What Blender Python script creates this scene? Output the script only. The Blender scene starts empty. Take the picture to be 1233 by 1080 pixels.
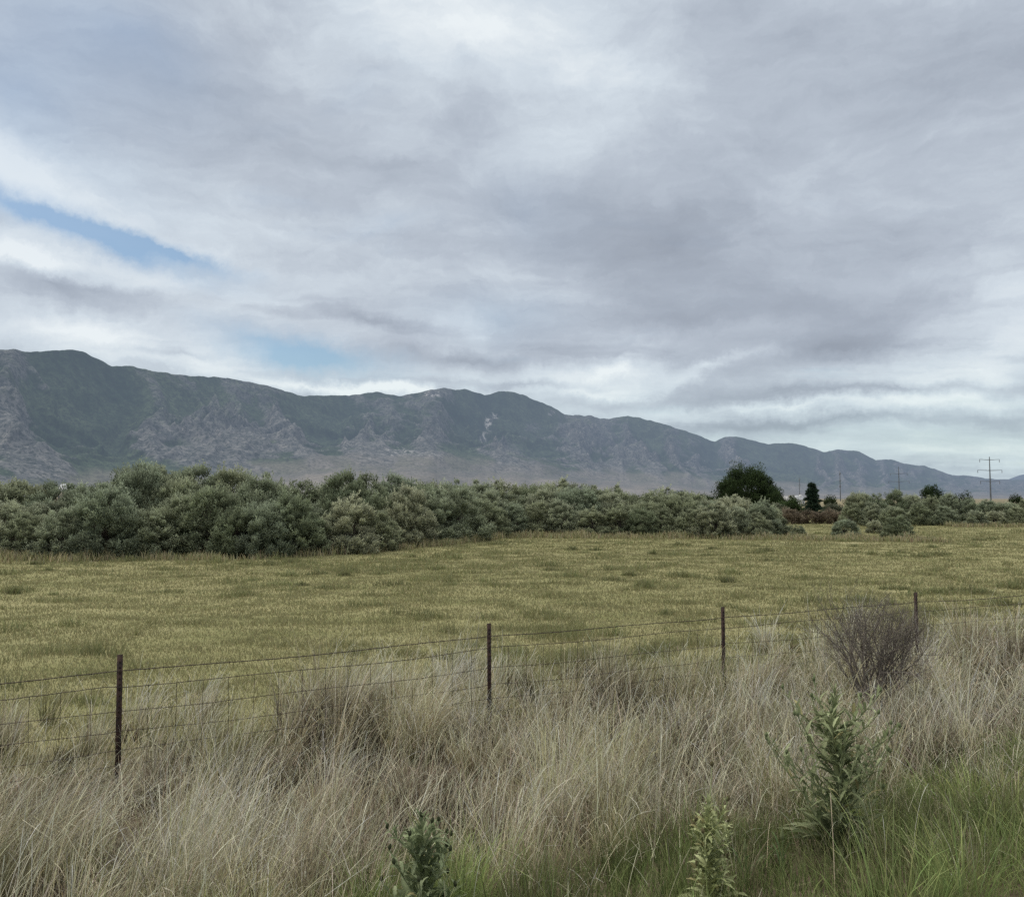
import bpy, math, random
import numpy as np
from mathutils import Vector, Matrix
R = math.radians
rng = np.random.default_rng(11)
random.seed(5)
scene = bpy.context.scene
COL = scene.collection

# ------------------------------------------------------------------ camera
F, CX, CY = 1000.0, 616.5, 540.0
PITCH = math.atan(60 / F)
EYE = 2.8
cam_d = bpy.data.cameras.new('camera'); cam = bpy.data.objects.new('camera', cam_d); COL.objects.link(cam)
cam.location = (0, 0, EYE); cam.rotation_euler = (math.pi / 2 + PITCH, 0, 0)
cam_d.sensor_width = 36; cam_d.lens = 36 * F / 1233; cam_d.clip_start = 0.05; cam_d.clip_end = 80000
scene.camera = cam

def ray(px, py):
    x = (px - CX) / F; v = (CY - py) / F
    c, s = math.cos(PITCH), math.sin(PITCH)
    d = Vector((x, c - v * s, s + v * c))
    return d / d.y
def at(px, py, Y):
    return Vector((0, 0, EYE)) + ray(px, py) * Y

# ------------------------------------------------------------------ numpy noise
_perm = rng.permutation(512)
_perm = np.concatenate([_perm, _perm, _perm])
_gr = rng.normal(size=(512, 2)); _gr /= np.linalg.norm(_gr, axis=1)[:, None]
def pnoise(x, y):
    x = np.asarray(x, float); y = np.asarray(y, float)
    xi = np.floor(x).astype(int); yi = np.floor(y).astype(int)
    xf = x - xi; yf = y - yi
    def g(ix, iy, fx, fy):
        h = _perm[(_perm[ix % 512] + iy) % 512] % 512
        return _gr[h, 0] * fx + _gr[h, 1] * fy
    u = xf**3 * (xf * (xf * 6 - 15) + 10); v = yf**3 * (yf * (yf * 6 - 15) + 10)
    a = g(xi, yi, xf, yf); b = g(xi + 1, yi, xf - 1, yf)
    c = g(xi, yi + 1, xf, yf - 1); d = g(xi + 1, yi + 1, xf - 1, yf - 1)
    return ((a * (1 - u) + b * u) * (1 - v) + (c * (1 - u) + d * u) * v) * 1.5
def fbm(x, y, o=4):
    r = 0; a = 1.0
    for i in range(o):
        r = r + a * pnoise(x * 2**i + 17.3 * i, y * 2**i + 5.1 * i); a *= .5
    return r
def ridged(x, y, o=5):
    r = 0; a = 1.0; w = 1.0
    for i in range(o):
        n = 1 - np.abs(pnoise(x * 2.03**i + 31.7 * i, y * 2.03**i + 9.2 * i)) * 1.6
        n = np.clip(n, 0, 1)**2 * w
        w = np.clip(n * 1.7, 0, 1); r = r + a * n; a *= .5
    return r / 1.9
def sstep(e0, e1, x):
    t = np.clip((x - e0) / (e1 - e0), 0, 1); return t * t * (3 - 2 * t)

# road-parallel frame: s = distance from the viewer across the verge
NX, NY = -0.42, 0.9075
def S(x, y): return NX * x + NY * y
def gz(x, y):
    x = np.asarray(x, float); y = np.asarray(y, float)
    s = S(x, y)
    z = 1.2 * (1 - sstep(0.2, 8.0, s))
    near = 1 - sstep(90, 300, np.hypot(x, y))
    z = z + near * (.05 * fbm(x * .5, y * .5, 3) + .07 * pnoise(x * .06 + 3, y * .06) * sstep(9, 16, s))
    return z
def gz1(x, y): return float(gz(np.array([x]), np.array([y]))[0])
def hit(px, py):
    d = ray(px, py); Ys = np.geomspace(3, 2000, 4000)
    k = np.argmax(EYE + d.z * Ys <= gz(d.x * Ys, Ys)); Y = float(Ys[k])
    return Vector((d.x * Y, Y, gz1(d.x * Y, Y)))

# ------------------------------------------------------------------ helpers
def tag(o, label=None, cat=None, group=None, kind=None):
    if label: o['label'] = label
    if cat: o['category'] = cat
    if group: o['group'] = group
    if kind: o['kind'] = kind
    return o
def thing(name, loc, label, cat, group=None, rz=0):
    o = bpy.data.objects.new(name, None); COL.objects.link(o)
    o.location = loc; o.rotation_euler = (0, 0, rz); o.empty_display_size = .2
    return tag(o, label, cat, group)
def mesh_np(name, V, Fc, mat, parent=None, colors=None, smooth=False, slots=None):
    V = np.asarray(V, dtype=np.float32).reshape(-1, 3); Fc = np.asarray(Fc, dtype=np.int32)
    n = Fc.shape[1]
    m = bpy.data.meshes.new(name)
    m.vertices.add(len(V)); m.vertices.foreach_set('co', V.ravel())
    m.loops.add(Fc.size); m.loops.foreach_set('vertex_index', Fc.ravel())
    m.polygons.add(len(Fc)); m.polygons.foreach_set('loop_start', np.arange(0, Fc.size, n, dtype=np.int32))
    m.update(calc_edges=True)
    if colors is not None:
        a = m.color_attributes.new('Col', 'FLOAT_COLOR', 'POINT')
        c = np.ones((len(V), 4), np.float32); c[:, :3] = colors
        a.data.foreach_set('color', c.ravel())
    if smooth: m.polygons.foreach_set('use_smooth', np.ones(len(Fc), bool))
    m.materials.append(mat)
    o = bpy.data.objects.new(name, m); COL.objects.link(o)
    if parent: o.parent = parent
    return o
def link_copy(src, parent):
    c = src.copy(); COL.objects.link(c); c.parent = parent
    return c

def tubes(paths, sides=5):
    """paths: list of (points (n,3), radii (n)) -> V, F quads"""
    VV, FF = [], []; base = 0
    ang = np.arange(sides) * 2 * math.pi / sides
    for P, r in paths:
        P = np.asarray(P, float); r = np.broadcast_to(np.asarray(r, float), (len(P),))
        T = np.gradient(P, axis=0); T /= np.linalg.norm(T, axis=1)[:, None] + 1e-9
        ref = np.array([0, 0, 1.0]) if abs(T[0, 2]) < .9 else np.array([1.0, 0, 0])
        A = np.cross(T, ref); A /= np.linalg.norm(A, axis=1)[:, None] + 1e-9
        B = np.cross(T, A)
        ring = P[:, None, :] + r[:, None, None] * (np.cos(ang)[None, :, None] * A[:, None, :] + np.sin(ang)[None, :, None] * B[:, None, :])
        VV.append(ring.reshape(-1, 3))
        n = len(P)
        i = np.arange(n - 1)[:, None] * sides; j = np.arange(sides)[None, :]; j2 = (j + 1) % sides
        FF.append((base + np.stack([i + j, i + j2, i + sides + j2, i + sides + j], -1)).reshape(-1, 4))
        base += n * sides
    return np.concatenate(VV), np.concatenate(FF)

class Boxes:
    def __init__(s): s.V = []; s.F = []
    def box(s, c, d, rz=0):
        b = len(s.V); cx, cy, cz = c; dx, dy, dz = [q / 2 for q in d]
        co, si = math.cos(rz), math.sin(rz)
        for sx in (-1, 1):
            for sy in (-1, 1):
                for sz in (-1, 1):
                    x, y = sx * dx, sy * dy
                    s.V.append((cx + x * co - y * si, cy + x * si + y * co, cz + sz * dz))
        for f in ((0, 1, 3, 2), (4, 6, 7, 5), (0, 4, 5, 1), (2, 3, 7, 6), (0, 2, 6, 4), (1, 5, 7, 3)):
            s.F.append([b + k for k in f])
        return s
    def build(s, name, mat, parent=None): return mesh_np(name, s.V, s.F, mat, parent)

# ------------------------------------------------------------------ materials
class NT:
    def __init__(s, tree): s.t = tree; s.n = tree.nodes; s.l = tree.links
    def set(s, sock, v):
        if isinstance(v, bpy.types.NodeSocket): s.l.new(v, sock)
        elif v is not None: sock.default_value = v
    def math(s, op, a, b=None, c=None, clamp=False):
        n = s.n.new('ShaderNodeMath'); n.operation = op; n.use_clamp = clamp
        for k, v in enumerate((a, b, c)): s.set(n.inputs[k], v)
        return n.outputs[0]
    def vmath(s, op, a, b=None, out=0):
        n = s.n.new('ShaderNodeVectorMath'); n.operation = op
        s.set(n.inputs[0], a); s.set(n.inputs[1], b)
        return n.outputs[out]
    def noise(s, vec, scale, detail=4, rough=.55, dist=0, out=0):
        n = s.n.new('ShaderNodeTexNoise'); s.set(n.inputs['Vector'], vec)
        n.inputs['Scale'].default_value = scale; n.inputs['Detail'].default_value = detail
        n.inputs['Roughness'].default_value = rough; n.inputs['Distortion'].default_value = dist
        return n.outputs[out]
    def ramp(s, fac, stops, interp='LINEAR'):
        n = s.n.new('ShaderNodeValToRGB'); s.set(n.inputs[0], fac); n.color_ramp.interpolation = interp
        e = n.color_ramp.elements
        while len(e) < len(stops): e.new(.5)
        for k, (p, c) in enumerate(stops): e[k].position = p; e[k].color = (*c, 1) if len(c) == 3 else c
        return n.outputs[0]
    def mr(s, v, a, b, c=0., d=1., smooth=True):
        n = s.n.new('ShaderNodeMapRange'); n.interpolation_type = 'SMOOTHSTEP' if smooth else 'LINEAR'
        s.set(n.inputs[0], v)
        for k, q in enumerate((a, b, c, d)): n.inputs[1 + k].default_value = q
        return n.outputs[0]
    def mix(s, f, a, b, blend='MIX'):
        n = s.n.new('ShaderNodeMix'); n.data_type = 'RGBA'; n.blend_type = blend
        s.set(n.inputs[0], f)
        s.set(n.inputs[6], (*a, 1) if isinstance(a, tuple) and len(a) == 3 else a)
        s.set(n.inputs[7], (*b, 1) if isinstance(b, tuple) and len(b) == 3 else b)
        return n.outputs[2]
    def scale(s, vec, v3):
        return s.vmath('MULTIPLY', vec, v3)
def new_mat(name):
    m = bpy.data.materials.new(name); m.use_nodes = True; m.node_tree.nodes.clear()
    t = NT(m.node_tree); t.out = t.n.new('ShaderNodeOutputMaterial')
    return m, t
def principled(t, col, rough=.8, spec=.2, metal=0, normal=None):
    p = t.n.new('ShaderNodeBsdfPrincipled'); t.set(p.inputs['Base Color'], (*col, 1) if isinstance(col, tuple) else col)
    t.set(p.inputs['Roughness'], rough); p.inputs['Specular IOR Level'].default_value = spec; p.inputs['Metallic'].default_value = metal
    if normal is not None: t.l.new(normal, p.inputs['Normal'])
    return p.outputs[0]
def simple_mat(name, a, b, scale, rough=.8, spec=.2):
    m, t = new_mat(name)
    tc = t.n.new('ShaderNodeTexCoord').outputs['Object']
    n = t.noise(tc, scale, 5)
    c = t.mix(t.mr(n, .35, .65), a, b)
    t.l.new(principled(t, c, rough, spec), t.out.inputs[0]); return m
def leaf_mat(name, trans=.25, vscale=None, gain=(1, 1, 1), rough=.7):
    m, t = new_mat(name)
    at_ = t.n.new('ShaderNodeAttribute'); at_.attribute_name = 'Col'
    c = t.mix(1., at_.outputs['Color'], gain, 'MULTIPLY')
    oi = t.n.new('ShaderNodeObjectInfo').outputs['Random']
    if vscale is not None:
        c = t.mix(1., c, t.ramp(oi, vscale), 'MULTIPLY')
    b = principled(t, c, rough, .15)
    tr = t.n.new('ShaderNodeBsdfTranslucent'); t.l.new(c, tr.inputs[0])
    mx = t.n.new('ShaderNodeMixShader'); mx.inputs[0].default_value = trans
    t.l.new(b, mx.inputs[1]); t.l.new(tr.outputs[0], mx.inputs[2]); t.l.new(mx.outputs[0], t.out.inputs[0])
    return m
GRASS = leaf_mat('grass_blades', .3)
OLIVE = leaf_mat('silvery_foliage', .18, [(0, (.70, .76, .68)), (.35, (1.0, 1.0, .93)), (.65, (.86, .93, .93)), (1, (1.22, 1.18, 1.16))])
DARKLEAF = leaf_mat('dark_foliage', .15)
WEED = leaf_mat('weed_leaf', .28, rough=.85)
BARK = simple_mat('bark', (.045, .036, .03), (.11, .09, .075), 9)
TWIG = simple_mat('dead_twig', (.12, .102, .085), (.25, .215, .18), 6)
RUST = simple_mat('rusted_steel', (.016, .010, .009), (.055, .028, .020), 14, .75, .3)
WIRE = simple_mat('weathered_wire', (.022, .014, .010), (.055, .036, .026), 20, .6, .4)
STEELP = simple_mat('pylon_steel', (.10, .11, .12), (.16, .17, .18), .3, .6, .3)
INSUL = simple_mat('insulator', (.09, .09, .1), (.14, .14, .15), 1, .4, .4)
WHITEW = simple_mat('pale_siding', (.55, .55, .52), (.68, .67, .64), 1.2)
TANW = simple_mat('tan_siding', (.3, .26, .2), (.4, .36, .3), 1.2)
ROOFM = simple_mat('roof_shingle', (.25, .24, .24), (.42, .41, .41), 3)
ROOFW = simple_mat('pale_metal_roof', (.30, .31, .33), (.42, .43, .44), .8, .5)
GLASSD = simple_mat('window_glass', (.03, .035, .04), (.06, .07, .08), 1, .15, .5)

def haze_mix(t, shader, d0=2500., k=15500., col=(.225, .285, .385)):  # haze painted in as bluish emission that grows with distance
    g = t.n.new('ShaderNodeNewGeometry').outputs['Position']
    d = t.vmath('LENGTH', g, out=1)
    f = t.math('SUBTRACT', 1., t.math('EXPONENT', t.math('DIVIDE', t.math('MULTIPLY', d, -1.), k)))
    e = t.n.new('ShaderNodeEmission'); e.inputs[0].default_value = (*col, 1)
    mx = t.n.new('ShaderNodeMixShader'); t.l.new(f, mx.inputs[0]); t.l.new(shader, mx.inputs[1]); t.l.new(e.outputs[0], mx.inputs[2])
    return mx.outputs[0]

# ------------------------------------------------------------------ ground sheet
def ground_mat():
    m, t = new_mat('pasture_ground')
    P = t.n.new('ShaderNodeNewGeometry').outputs['Position']
    sx = t.n.new('ShaderNodeSeparateXYZ'); t.l.new(P, sx.inputs[0])
    s = t.math('ADD', t.math('MULTIPLY', sx.outputs[0], NX), t.math('MULTIPLY', sx.outputs[1], NY))
    str_ = t.scale(P, (.35, 1., 1.))
    big = t.noise(str_, .11, 4, .6, .6); mid = t.noise(str_, .7, 5, .6); fine = t.noise(P, 9., 6, .7)
    field = t.ramp(big, [(.3, (.225, .22, .108)), (.45, (.285, .268, .14)), (.56, (.25, .245, .122)), (.7, (.355, .322, .19))])
    field = t.mix(t.mr(mid, .42, .66), field, (.165, .172, .075))
    field = t.mix(t.mr(fine, .35, .7), field, t.mix(.5, field, (.30, .26, .13)))
    litter = t.ramp(fine, [(.3, (.045, .036, .024)), (.55, (.12, .095, .065)), (.75, (.22, .18, .13))])
    c = t.mix(t.mr(t.math('ADD', s, t.math('MULTIPLY', t.math('SUBTRACT', mid, .5), 5.)), 9.3, 11.), litter, field)
    far = t.ramp(t.noise(P, .006, 5, .6), [(.35, (.13, .12, .07)), (.55, (.25, .21, .13)), (.7, (.16, .16, .08))])
    c = t.mix(t.mr(t.vmath('LENGTH', P, out=1), 90., 260.), c, far)
    bp = t.n.new('ShaderNodeBump'); bp.inputs['Strength'].default_value = .8; bp.inputs['Distance'].default_value = .06
    t.l.new(t.noise(P, 5., 6, .7), bp.inputs['Height'])
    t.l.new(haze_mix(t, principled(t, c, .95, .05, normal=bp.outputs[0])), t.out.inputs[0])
    return m
rad = np.concatenate([[0.3], np.geomspace(.8, 60, 230), np.geomspace(62, 40000, 120)])
az = np.concatenate([np.linspace(-math.pi, -.75, 60)[:-1], np.linspace(-.75, .75, 300), np.linspace(.75, math.pi, 60)[1:]])
A, RR = np.meshgrid(az, rad)
X = RR * np.sin(A); Y = RR * np.cos(A); Z = gz(X, Y)
nr, na = A.shape
ii = (np.arange(nr - 1)[:, None] * na + np.arange(na - 1)[None, :])
Fq = np.stack([ii, ii + 1, ii + na + 1, ii + na], -1).reshape(-1, 4)
g = mesh_np('ground', np.stack([X, Y, Z], -1), Fq[:, ::-1], ground_mat(), smooth=True)
tag(g, kind='structure')

# ------------------------------------------------------------------ mountains
ridge_px = [(-260, 455), (-160, 436), (-80, 426), (0, 421), (17, 420), (30, 424), (60, 423), (88, 421), (100, 424), (118, 432), (135, 441), (160, 441), (180, 446), (220, 452),
    (260, 454), (290, 458), (320, 464), (340, 470), (365, 477), (400, 476), (420, 476), (437, 474), (455, 472), (468, 475), (480, 477), (500, 474),
    (520, 469), (537, 467), (548, 470), (560, 468), (575, 473), (583, 476), (600, 472), (612, 471), (625, 474), (650, 484), (665, 490), (680, 499),
    (705, 501), (712, 500), (722, 504), (735, 504), (750, 501), (765, 502), (790, 508), (815, 516), (840, 524), (861, 532), (874, 526),
    (891, 526), (905, 530), (925, 535), (949, 533), (970, 537), (990, 544), (1005, 542), (1017, 541), (1034, 544), (1055, 554), (1072, 553),
    (1096, 560), (1113, 561), (1147, 572), (1167, 573), (1188, 576), (1215, 577), (1260, 580), (1350, 590), (1500, 594)]
foot_px = [(-260, 598), (0, 598), (200, 592), (320, 574), (400, 561), (500, 561), (600, 568), (700, 575), (800, 582), (900, 588), (1000, 592), (1150, 596), (1500, 598)]
rx = np.array([p[0] for p in ridge_px]); ry = np.array([p[1] for p in ridge_px])
fx = np.array([p[0] for p in foot_px]); fy = np.array([p[1] for p in foot_px])
def azel(px, py):
    d = ray(px, py); return math.atan2(d.x, d.y), d.z / math.hypot(d.x, d.y)
raz = np.array([azel(*p) for p in ridge_px]); faz = np.array([azel(*p) for p in foot_px])
def mountain_mat():
    m, t = new_mat('mountain_slopes')
    G = t.n.new('ShaderNodeNewGeometry'); P = G.outputs['Position']
    at_ = t.n.new('ShaderNodeAttribute'); at_.attribute_name = 'Col'
    sc = t.n.new('ShaderNodeSeparateColor'); t.l.new(at_.outputs['Color'], sc.inputs[0])
    conc, rock, fan = sc.outputs[0], sc.outputs[1], sc.outputs[2]
    n1 = t.noise(P, .0016, 6, .6, .4); n2 = t.noise(P, .009, 6, .68); n3 = t.noise(P, .045, 4, .75)
    veg = t.ramp(n1, [(.35, (.034, .054, .038)), (.6, (.070, .094, .060))])
    dry = t.ramp(n2, [(.3, (.080, .088, .088)), (.5, (.125, .128, .126)), (.68, (.215, .208, .200))])
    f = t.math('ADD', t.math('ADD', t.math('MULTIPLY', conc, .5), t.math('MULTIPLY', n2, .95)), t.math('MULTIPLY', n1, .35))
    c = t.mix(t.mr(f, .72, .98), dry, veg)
    c = t.mix(1., c, t.ramp(t.noise(t.scale(P, (1., 1., .6)), .018, 5, .7), [(.32, (.62, .66, .70)), (.5, (1., 1., 1.)), (.68, (1.55, 1.48, 1.42))]), 'MULTIPLY')
    # scrub speckle on the open slopes
    c = t.mix(t.math('MULTIPLY', t.mr(n3, .49, .56), .72), c, (.028, .038, .034))
    c = t.mix(t.math('MULTIPLY', t.mr(t.noise(P, .035, 3, .7), .56, .66), t.math('MULTIPLY', t.math('SUBTRACT', 1., conc, clamp=True), .5)), c, (.27, .26, .25))
    c = t.mix(t.mr(t.math('MULTIPLY', rock, t.mr(t.noise(t.scale(P, (1., 1., .45)), .022, 4, .65), .44, .60)), .15, .8), c, (.46, .44, .42))
    fanc = t.ramp(t.noise(t.scale(P, (1., .35, 1.)), .0028, 5, .6), [(.35, (.15, .138, .122)), (.65, (.265, .235, .205))])
    fanc = t.mix(t.math('MULTIPLY', t.mr(n3, .50, .57), .6), fanc, (.07, .075, .062))
    c = t.mix(fan, c, fanc)
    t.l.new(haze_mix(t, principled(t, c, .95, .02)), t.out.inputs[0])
    return m
def build_mountain(name, mat, nA=1150, nT=260):
    a = np.linspace(raz[0, 0], raz[-1, 0], nA)
    eR = np.interp(a, raz[:, 0], raz[:, 1]); eF = np.interp(a, faz[:, 0], faz[:, 1])
    # small jaggedness on the ridge
    eF = eF + .0022 * fbm(a * 38, a * 0 + 1.3, 4)
    eR = eR + .0009 * fbm(a * 95, a * 0 + 2.2, 4)
    px = (a - raz[0, 0]) / (raz[-1, 0] - raz[0, 0])
    dist = np.interp(a, [-.75, -.5, -.1, .3, .7], [5200, 6200, 8500, 12500, 19000])       # ridge distance
    dist = dist * (1 + .05 * pnoise(a * 7, a * 0 + 8))
    dF = dist * .66; d0 = dist * .40
    t1 = np.linspace(0, 1, 70)[:-1]; t2 = np.linspace(0, 1, nT - 95); t3 = np.linspace(0, 1, 27)[1:]
    H = eR * dist; HF = np.maximum(eF * dF, 8)
    rows = []; cols = []
    for tt in t1:      # fan
        d = d0 + (dF - d0) * tt
        z = -12 + (HF + 12) * tt**1.15
        z = z + 8 * fbm(a * 30, a * 0 + tt * 3, 3) * tt
        rows.append((d, z)); cols.append(np.stack([a * 0 + .4 * sstep(.6, 1, tt), a * 0, 1 - .55 * sstep(.45, 1., tt + .35 * fbm(a * 45, a * 0 + tt * 5, 3))], -1))
    for tt in t2:
        d = dF + (dist - dF) * tt
        base = HF + (H - HF) * (1 - (1 - tt)**1.25) * .55 + (H - HF) * tt * .45
        xw = d * np.sin(a) / 1000; yw = d * np.cos(a) / 1000
        wx = xw + .35 * fbm(xw * 1.1, yw * 1.1, 3); wy = yw + .35 * fbm(xw * 1.1 + 9, yw * 1.1 + 4, 3)
        # spurs running down from the ridge + free ridged relief
        along = a * dist / 1000
        sp = ridged(along * 1.55 + .30 * fbm(xw * .9, yw * .9, 2) + .22 * tt, tt * .40 + .08 * wx, 5)
        rl = ridged(wx * 1.15, wy * 1.15, 5)
        n = np.clip((.66 * sp + .34 * ridged(wx * 2.1, wy * 2.1, 5) - .05) / .70, 0, 1)
        env = np.sin(np.pi * np.clip(tt, 0, 1))**.7 * (1 - tt)**.15
        z = HF + (base - HF) * (1 - .66 * (1 - n) * env) 
        conc = (1 - sstep(.20, .60, n + .14 * fbm(wx * 3, wy * 3, 3))) * .95 + .34 * sstep(.35, .95, tt + .35 * fbm(wx * .8, wy * .8, 3))  # gully scrub; its dark tone also paints relief shade into the slope
        fan = (1 - sstep(.02, .16, tt + .12 * fbm(xw * 1.6, yw * 1.6, 3) + .16 * (n - .5))) * .6
        if abs(tt - .5) < .003: print('n pct', np.percentile(n, [5, 50, 95]), 'clamped', float((z <= HF * (1 + .3 * tt) + .1).mean()))
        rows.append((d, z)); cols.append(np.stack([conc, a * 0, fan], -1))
    for tt in t3:      # back side
        d = dist * (1 + .35 * tt); z = H * (1 - tt**1.1) - 10 * tt
        rows.append((d, z)); cols.append(np.stack([a * 0 + .5, a * 0, a * 0], -1))
    D = np.array([r[0] for r in rows]); Zm = np.array([r[1] for r in rows]) ; C = np.array(cols)
    Am = np.broadcast_to(a, D.shape)
    # pale scree scars, placed by bearing and elevation on the front face
    el = (Zm) / D
    for (spx, spy, wx_, wy_, amp) in [(521, 474, 14, 5, .95), (595, 501, 7, 5, .9), (588, 511, 5, 12, .85), (582, 527, 5, 8, .8), (664, 498, 5, 4, .8), (52, 466, 10, 5, .5),
                                      (520, 548, 30, 6, .55), (480, 545, 30, 8, .6), (300, 520, 40, 6, .35), (430, 552, 40, 5, .55), (700, 520, 40, 14, .3), (610, 540, 35, 14, .3),
                                      (740, 560, 40, 8, .35), (640, 515, 14, 10, .35)]:
        sa, se = azel(spx, spy)
        q = np.exp(-((Am - sa) / (wx_ / F))**2 - ((el - se) / (wy_ / F))**2)
        C[..., 1] = np.maximum(C[..., 1], q * amp)
        C[..., 0] = C[..., 0] * (1 - q * .7)
    V = np.stack([D * np.sin(Am), D * np.cos(Am), Zm + EYE], -1)
    nr, na = D.shape
    ii = (np.arange(nr - 1)[:, None] * na + np.arange(na - 1)[None, :])
    Fq = np.stack([ii, ii + na, ii + na + 1, ii + 1], -1).reshape(-1, 4)
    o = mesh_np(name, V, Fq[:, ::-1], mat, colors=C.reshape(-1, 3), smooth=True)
    return o
MMAT = mountain_mat()
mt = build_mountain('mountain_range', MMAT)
tag(mt, kind='structure')
# far blue range at the right edge
a = np.linspace(.44, .95, 260); tt = np.linspace(0, 1, 40)
e = np.interp(a, [azel(1175, 0)[0], azel(1206, 0)[0], azel(1233, 0)[0], .66, .75, .95], [.014, .0235, .0270, .034, .03, .02]) + .0006 * fbm(a * 60, a * 0, 3)
AA, TT = np.meshgrid(a, tt); D = 26000 + 5000 * TT
prof = np.sin(TT * math.pi)**.8
Zf = -40 + (e[None, :] * 28500 + 40) * prof * (1 - .12 * ridged(AA * 50, TT * 2.) * (1 - prof))
V = np.stack([D * np.sin(AA), D * np.cos(AA), Zf + EYE], -1)
na = len(a); ii = (np.arange(39)[:, None] * na + np.arange(na - 1)[None, :])
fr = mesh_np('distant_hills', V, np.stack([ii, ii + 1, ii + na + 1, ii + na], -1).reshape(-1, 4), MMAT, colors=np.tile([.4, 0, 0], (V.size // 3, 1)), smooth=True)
tag(fr, kind='structure')

# ------------------------------------------------------------------ grass
def blades(root, L, w, azm, lean, bend, cb, ct, K=4, taper=1.4, head=0):
    N = len(root); T = np.linspace(0, 1, K + 1)
    P = np.zeros((N, K + 1, 3)); P[:, 0] = root
    dx, dy = np.cos(azm), np.sin(azm)
    for k in range(K):
        th = lean + bend * ((k + .5) / K)**2.0 * 1.5
        st = (L / K)[:, None] * np.stack([np.sin(th) * dx, np.sin(th) * dy, np.cos(th)], -1)
        P[:, k + 1] = P[:, k] + st
    ph = rng.uniform(-.9, .9, N)
    wd = np.stack([np.cos(ph), np.sin(ph), np.zeros(N)], -1)
    ww = w[:, None] * (1 - T[None, :]**taper * .88) * .5
    if head: ww = ww * (1 + head * np.exp(-((T[None, :] - .88) / .09)**2))
    V = np.stack([P - wd[:, None] * ww[..., None], P + wd[:, None] * ww[..., None]], 2)   # N,K+1,2,3
    b = (np.arange(N) * (K + 1) * 2)[:, None] + (np.arange(K) * 2)[None, :]
    Fq = np.stack([b, b + 1, b + 3, b + 2], -1).reshape(-1, 4)
    TC = T[None, :, None]**1.35  # dark foot colour carried up the blade, painting shade between stems
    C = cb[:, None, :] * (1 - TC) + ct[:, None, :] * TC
    C = np.repeat(C[:, :, None, :], 2, 2)
    return V.reshape(-1, 3), Fq, C.reshape(-1, 3)
class Grass:
    def __init__(s): s.V = []; s.F = []; s.C = []; s.b = 0
    def add(s, V, Fq, C):
        s.V.append(V); s.F.append(Fq + s.b); s.C.append(C); s.b += len(V)
    def build(s, name, parent=None):
        return mesh_np(name, np.concatenate(s.V), np.concatenate(s.F), GRASS, parent, np.concatenate(s.C))
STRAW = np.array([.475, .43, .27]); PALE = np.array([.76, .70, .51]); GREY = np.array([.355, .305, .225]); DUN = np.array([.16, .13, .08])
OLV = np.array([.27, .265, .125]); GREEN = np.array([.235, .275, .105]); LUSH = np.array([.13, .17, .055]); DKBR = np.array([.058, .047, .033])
def jitter(c, n, v=.18, hue=.06):
    return np.clip(c[None] * (1 + rng.normal(0, v, (n, 1))) * (1 + rng.normal(0, hue, (n, 3))), .01, .8)
def clump(gr, x, y, kind, r=.16, h=.7, n=160, wind=.12, K=5, splay=1., reg=1.):
    """one bunch of blades fanning out from a crown"""
    z = gz1(x, y)
    rr = r * np.sqrt(rng.uniform(0, 1, n)); th = rng.uniform(0, 2 * math.pi, n)
    X = x + rr * np.cos(th); Y = y + rr * np.sin(th)
    root = np.stack([X, Y, np.full(n, z - .02)], -1)
    L = h * np.clip(rng.normal(.82, .22, n), .3, 1.35)
    q = rr / r
    lean = .03 + .42 * splay * q * rng.uniform(.2, 1.1, n); bend = np.abs(rng.normal(.45, .5, n)) + (rng.uniform(size=n) < .12) * rng.uniform(.6, 1.4, n)
    az_ = th + rng.normal(0, .9, n)
    # wind pushes the tops to the right
    vx = np.cos(az_) * (lean + .02) + wind; vy = np.sin(az_) * (lean + .02)
    az_ = np.arctan2(vy, vx); lean = np.hypot(vx, vy)
    D = math.hypot(x, y); w = rng.gamma(3.0, .0015, n).clip(.0018, .011) * max(.8, D / 8)
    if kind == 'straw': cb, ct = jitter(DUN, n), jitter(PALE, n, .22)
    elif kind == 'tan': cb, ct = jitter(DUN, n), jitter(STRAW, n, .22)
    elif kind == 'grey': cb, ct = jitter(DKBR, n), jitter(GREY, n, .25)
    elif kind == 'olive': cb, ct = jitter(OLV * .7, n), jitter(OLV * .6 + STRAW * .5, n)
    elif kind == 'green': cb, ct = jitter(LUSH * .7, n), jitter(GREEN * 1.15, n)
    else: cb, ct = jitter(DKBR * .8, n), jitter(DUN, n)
    if kind in ('straw', 'tan', 'grey', 'olive'):
        m = rng.uniform(size=n) < .16
        ct[m] = jitter(PALE * 1.12, m.sum(), .1); cb[m] = jitter(STRAW, m.sum()); L[m] *= 1.15; w[m] = rng.uniform(.004, .0065, m.sum()) * max(.75, D / 8)
    tone = reg * float(np.clip(rng.normal(1, .27), .5, 1.55)); cb = cb * tone; ct = np.clip(ct * tone, .01, .82)
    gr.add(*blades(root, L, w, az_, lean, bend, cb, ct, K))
verge = Grass()
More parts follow.
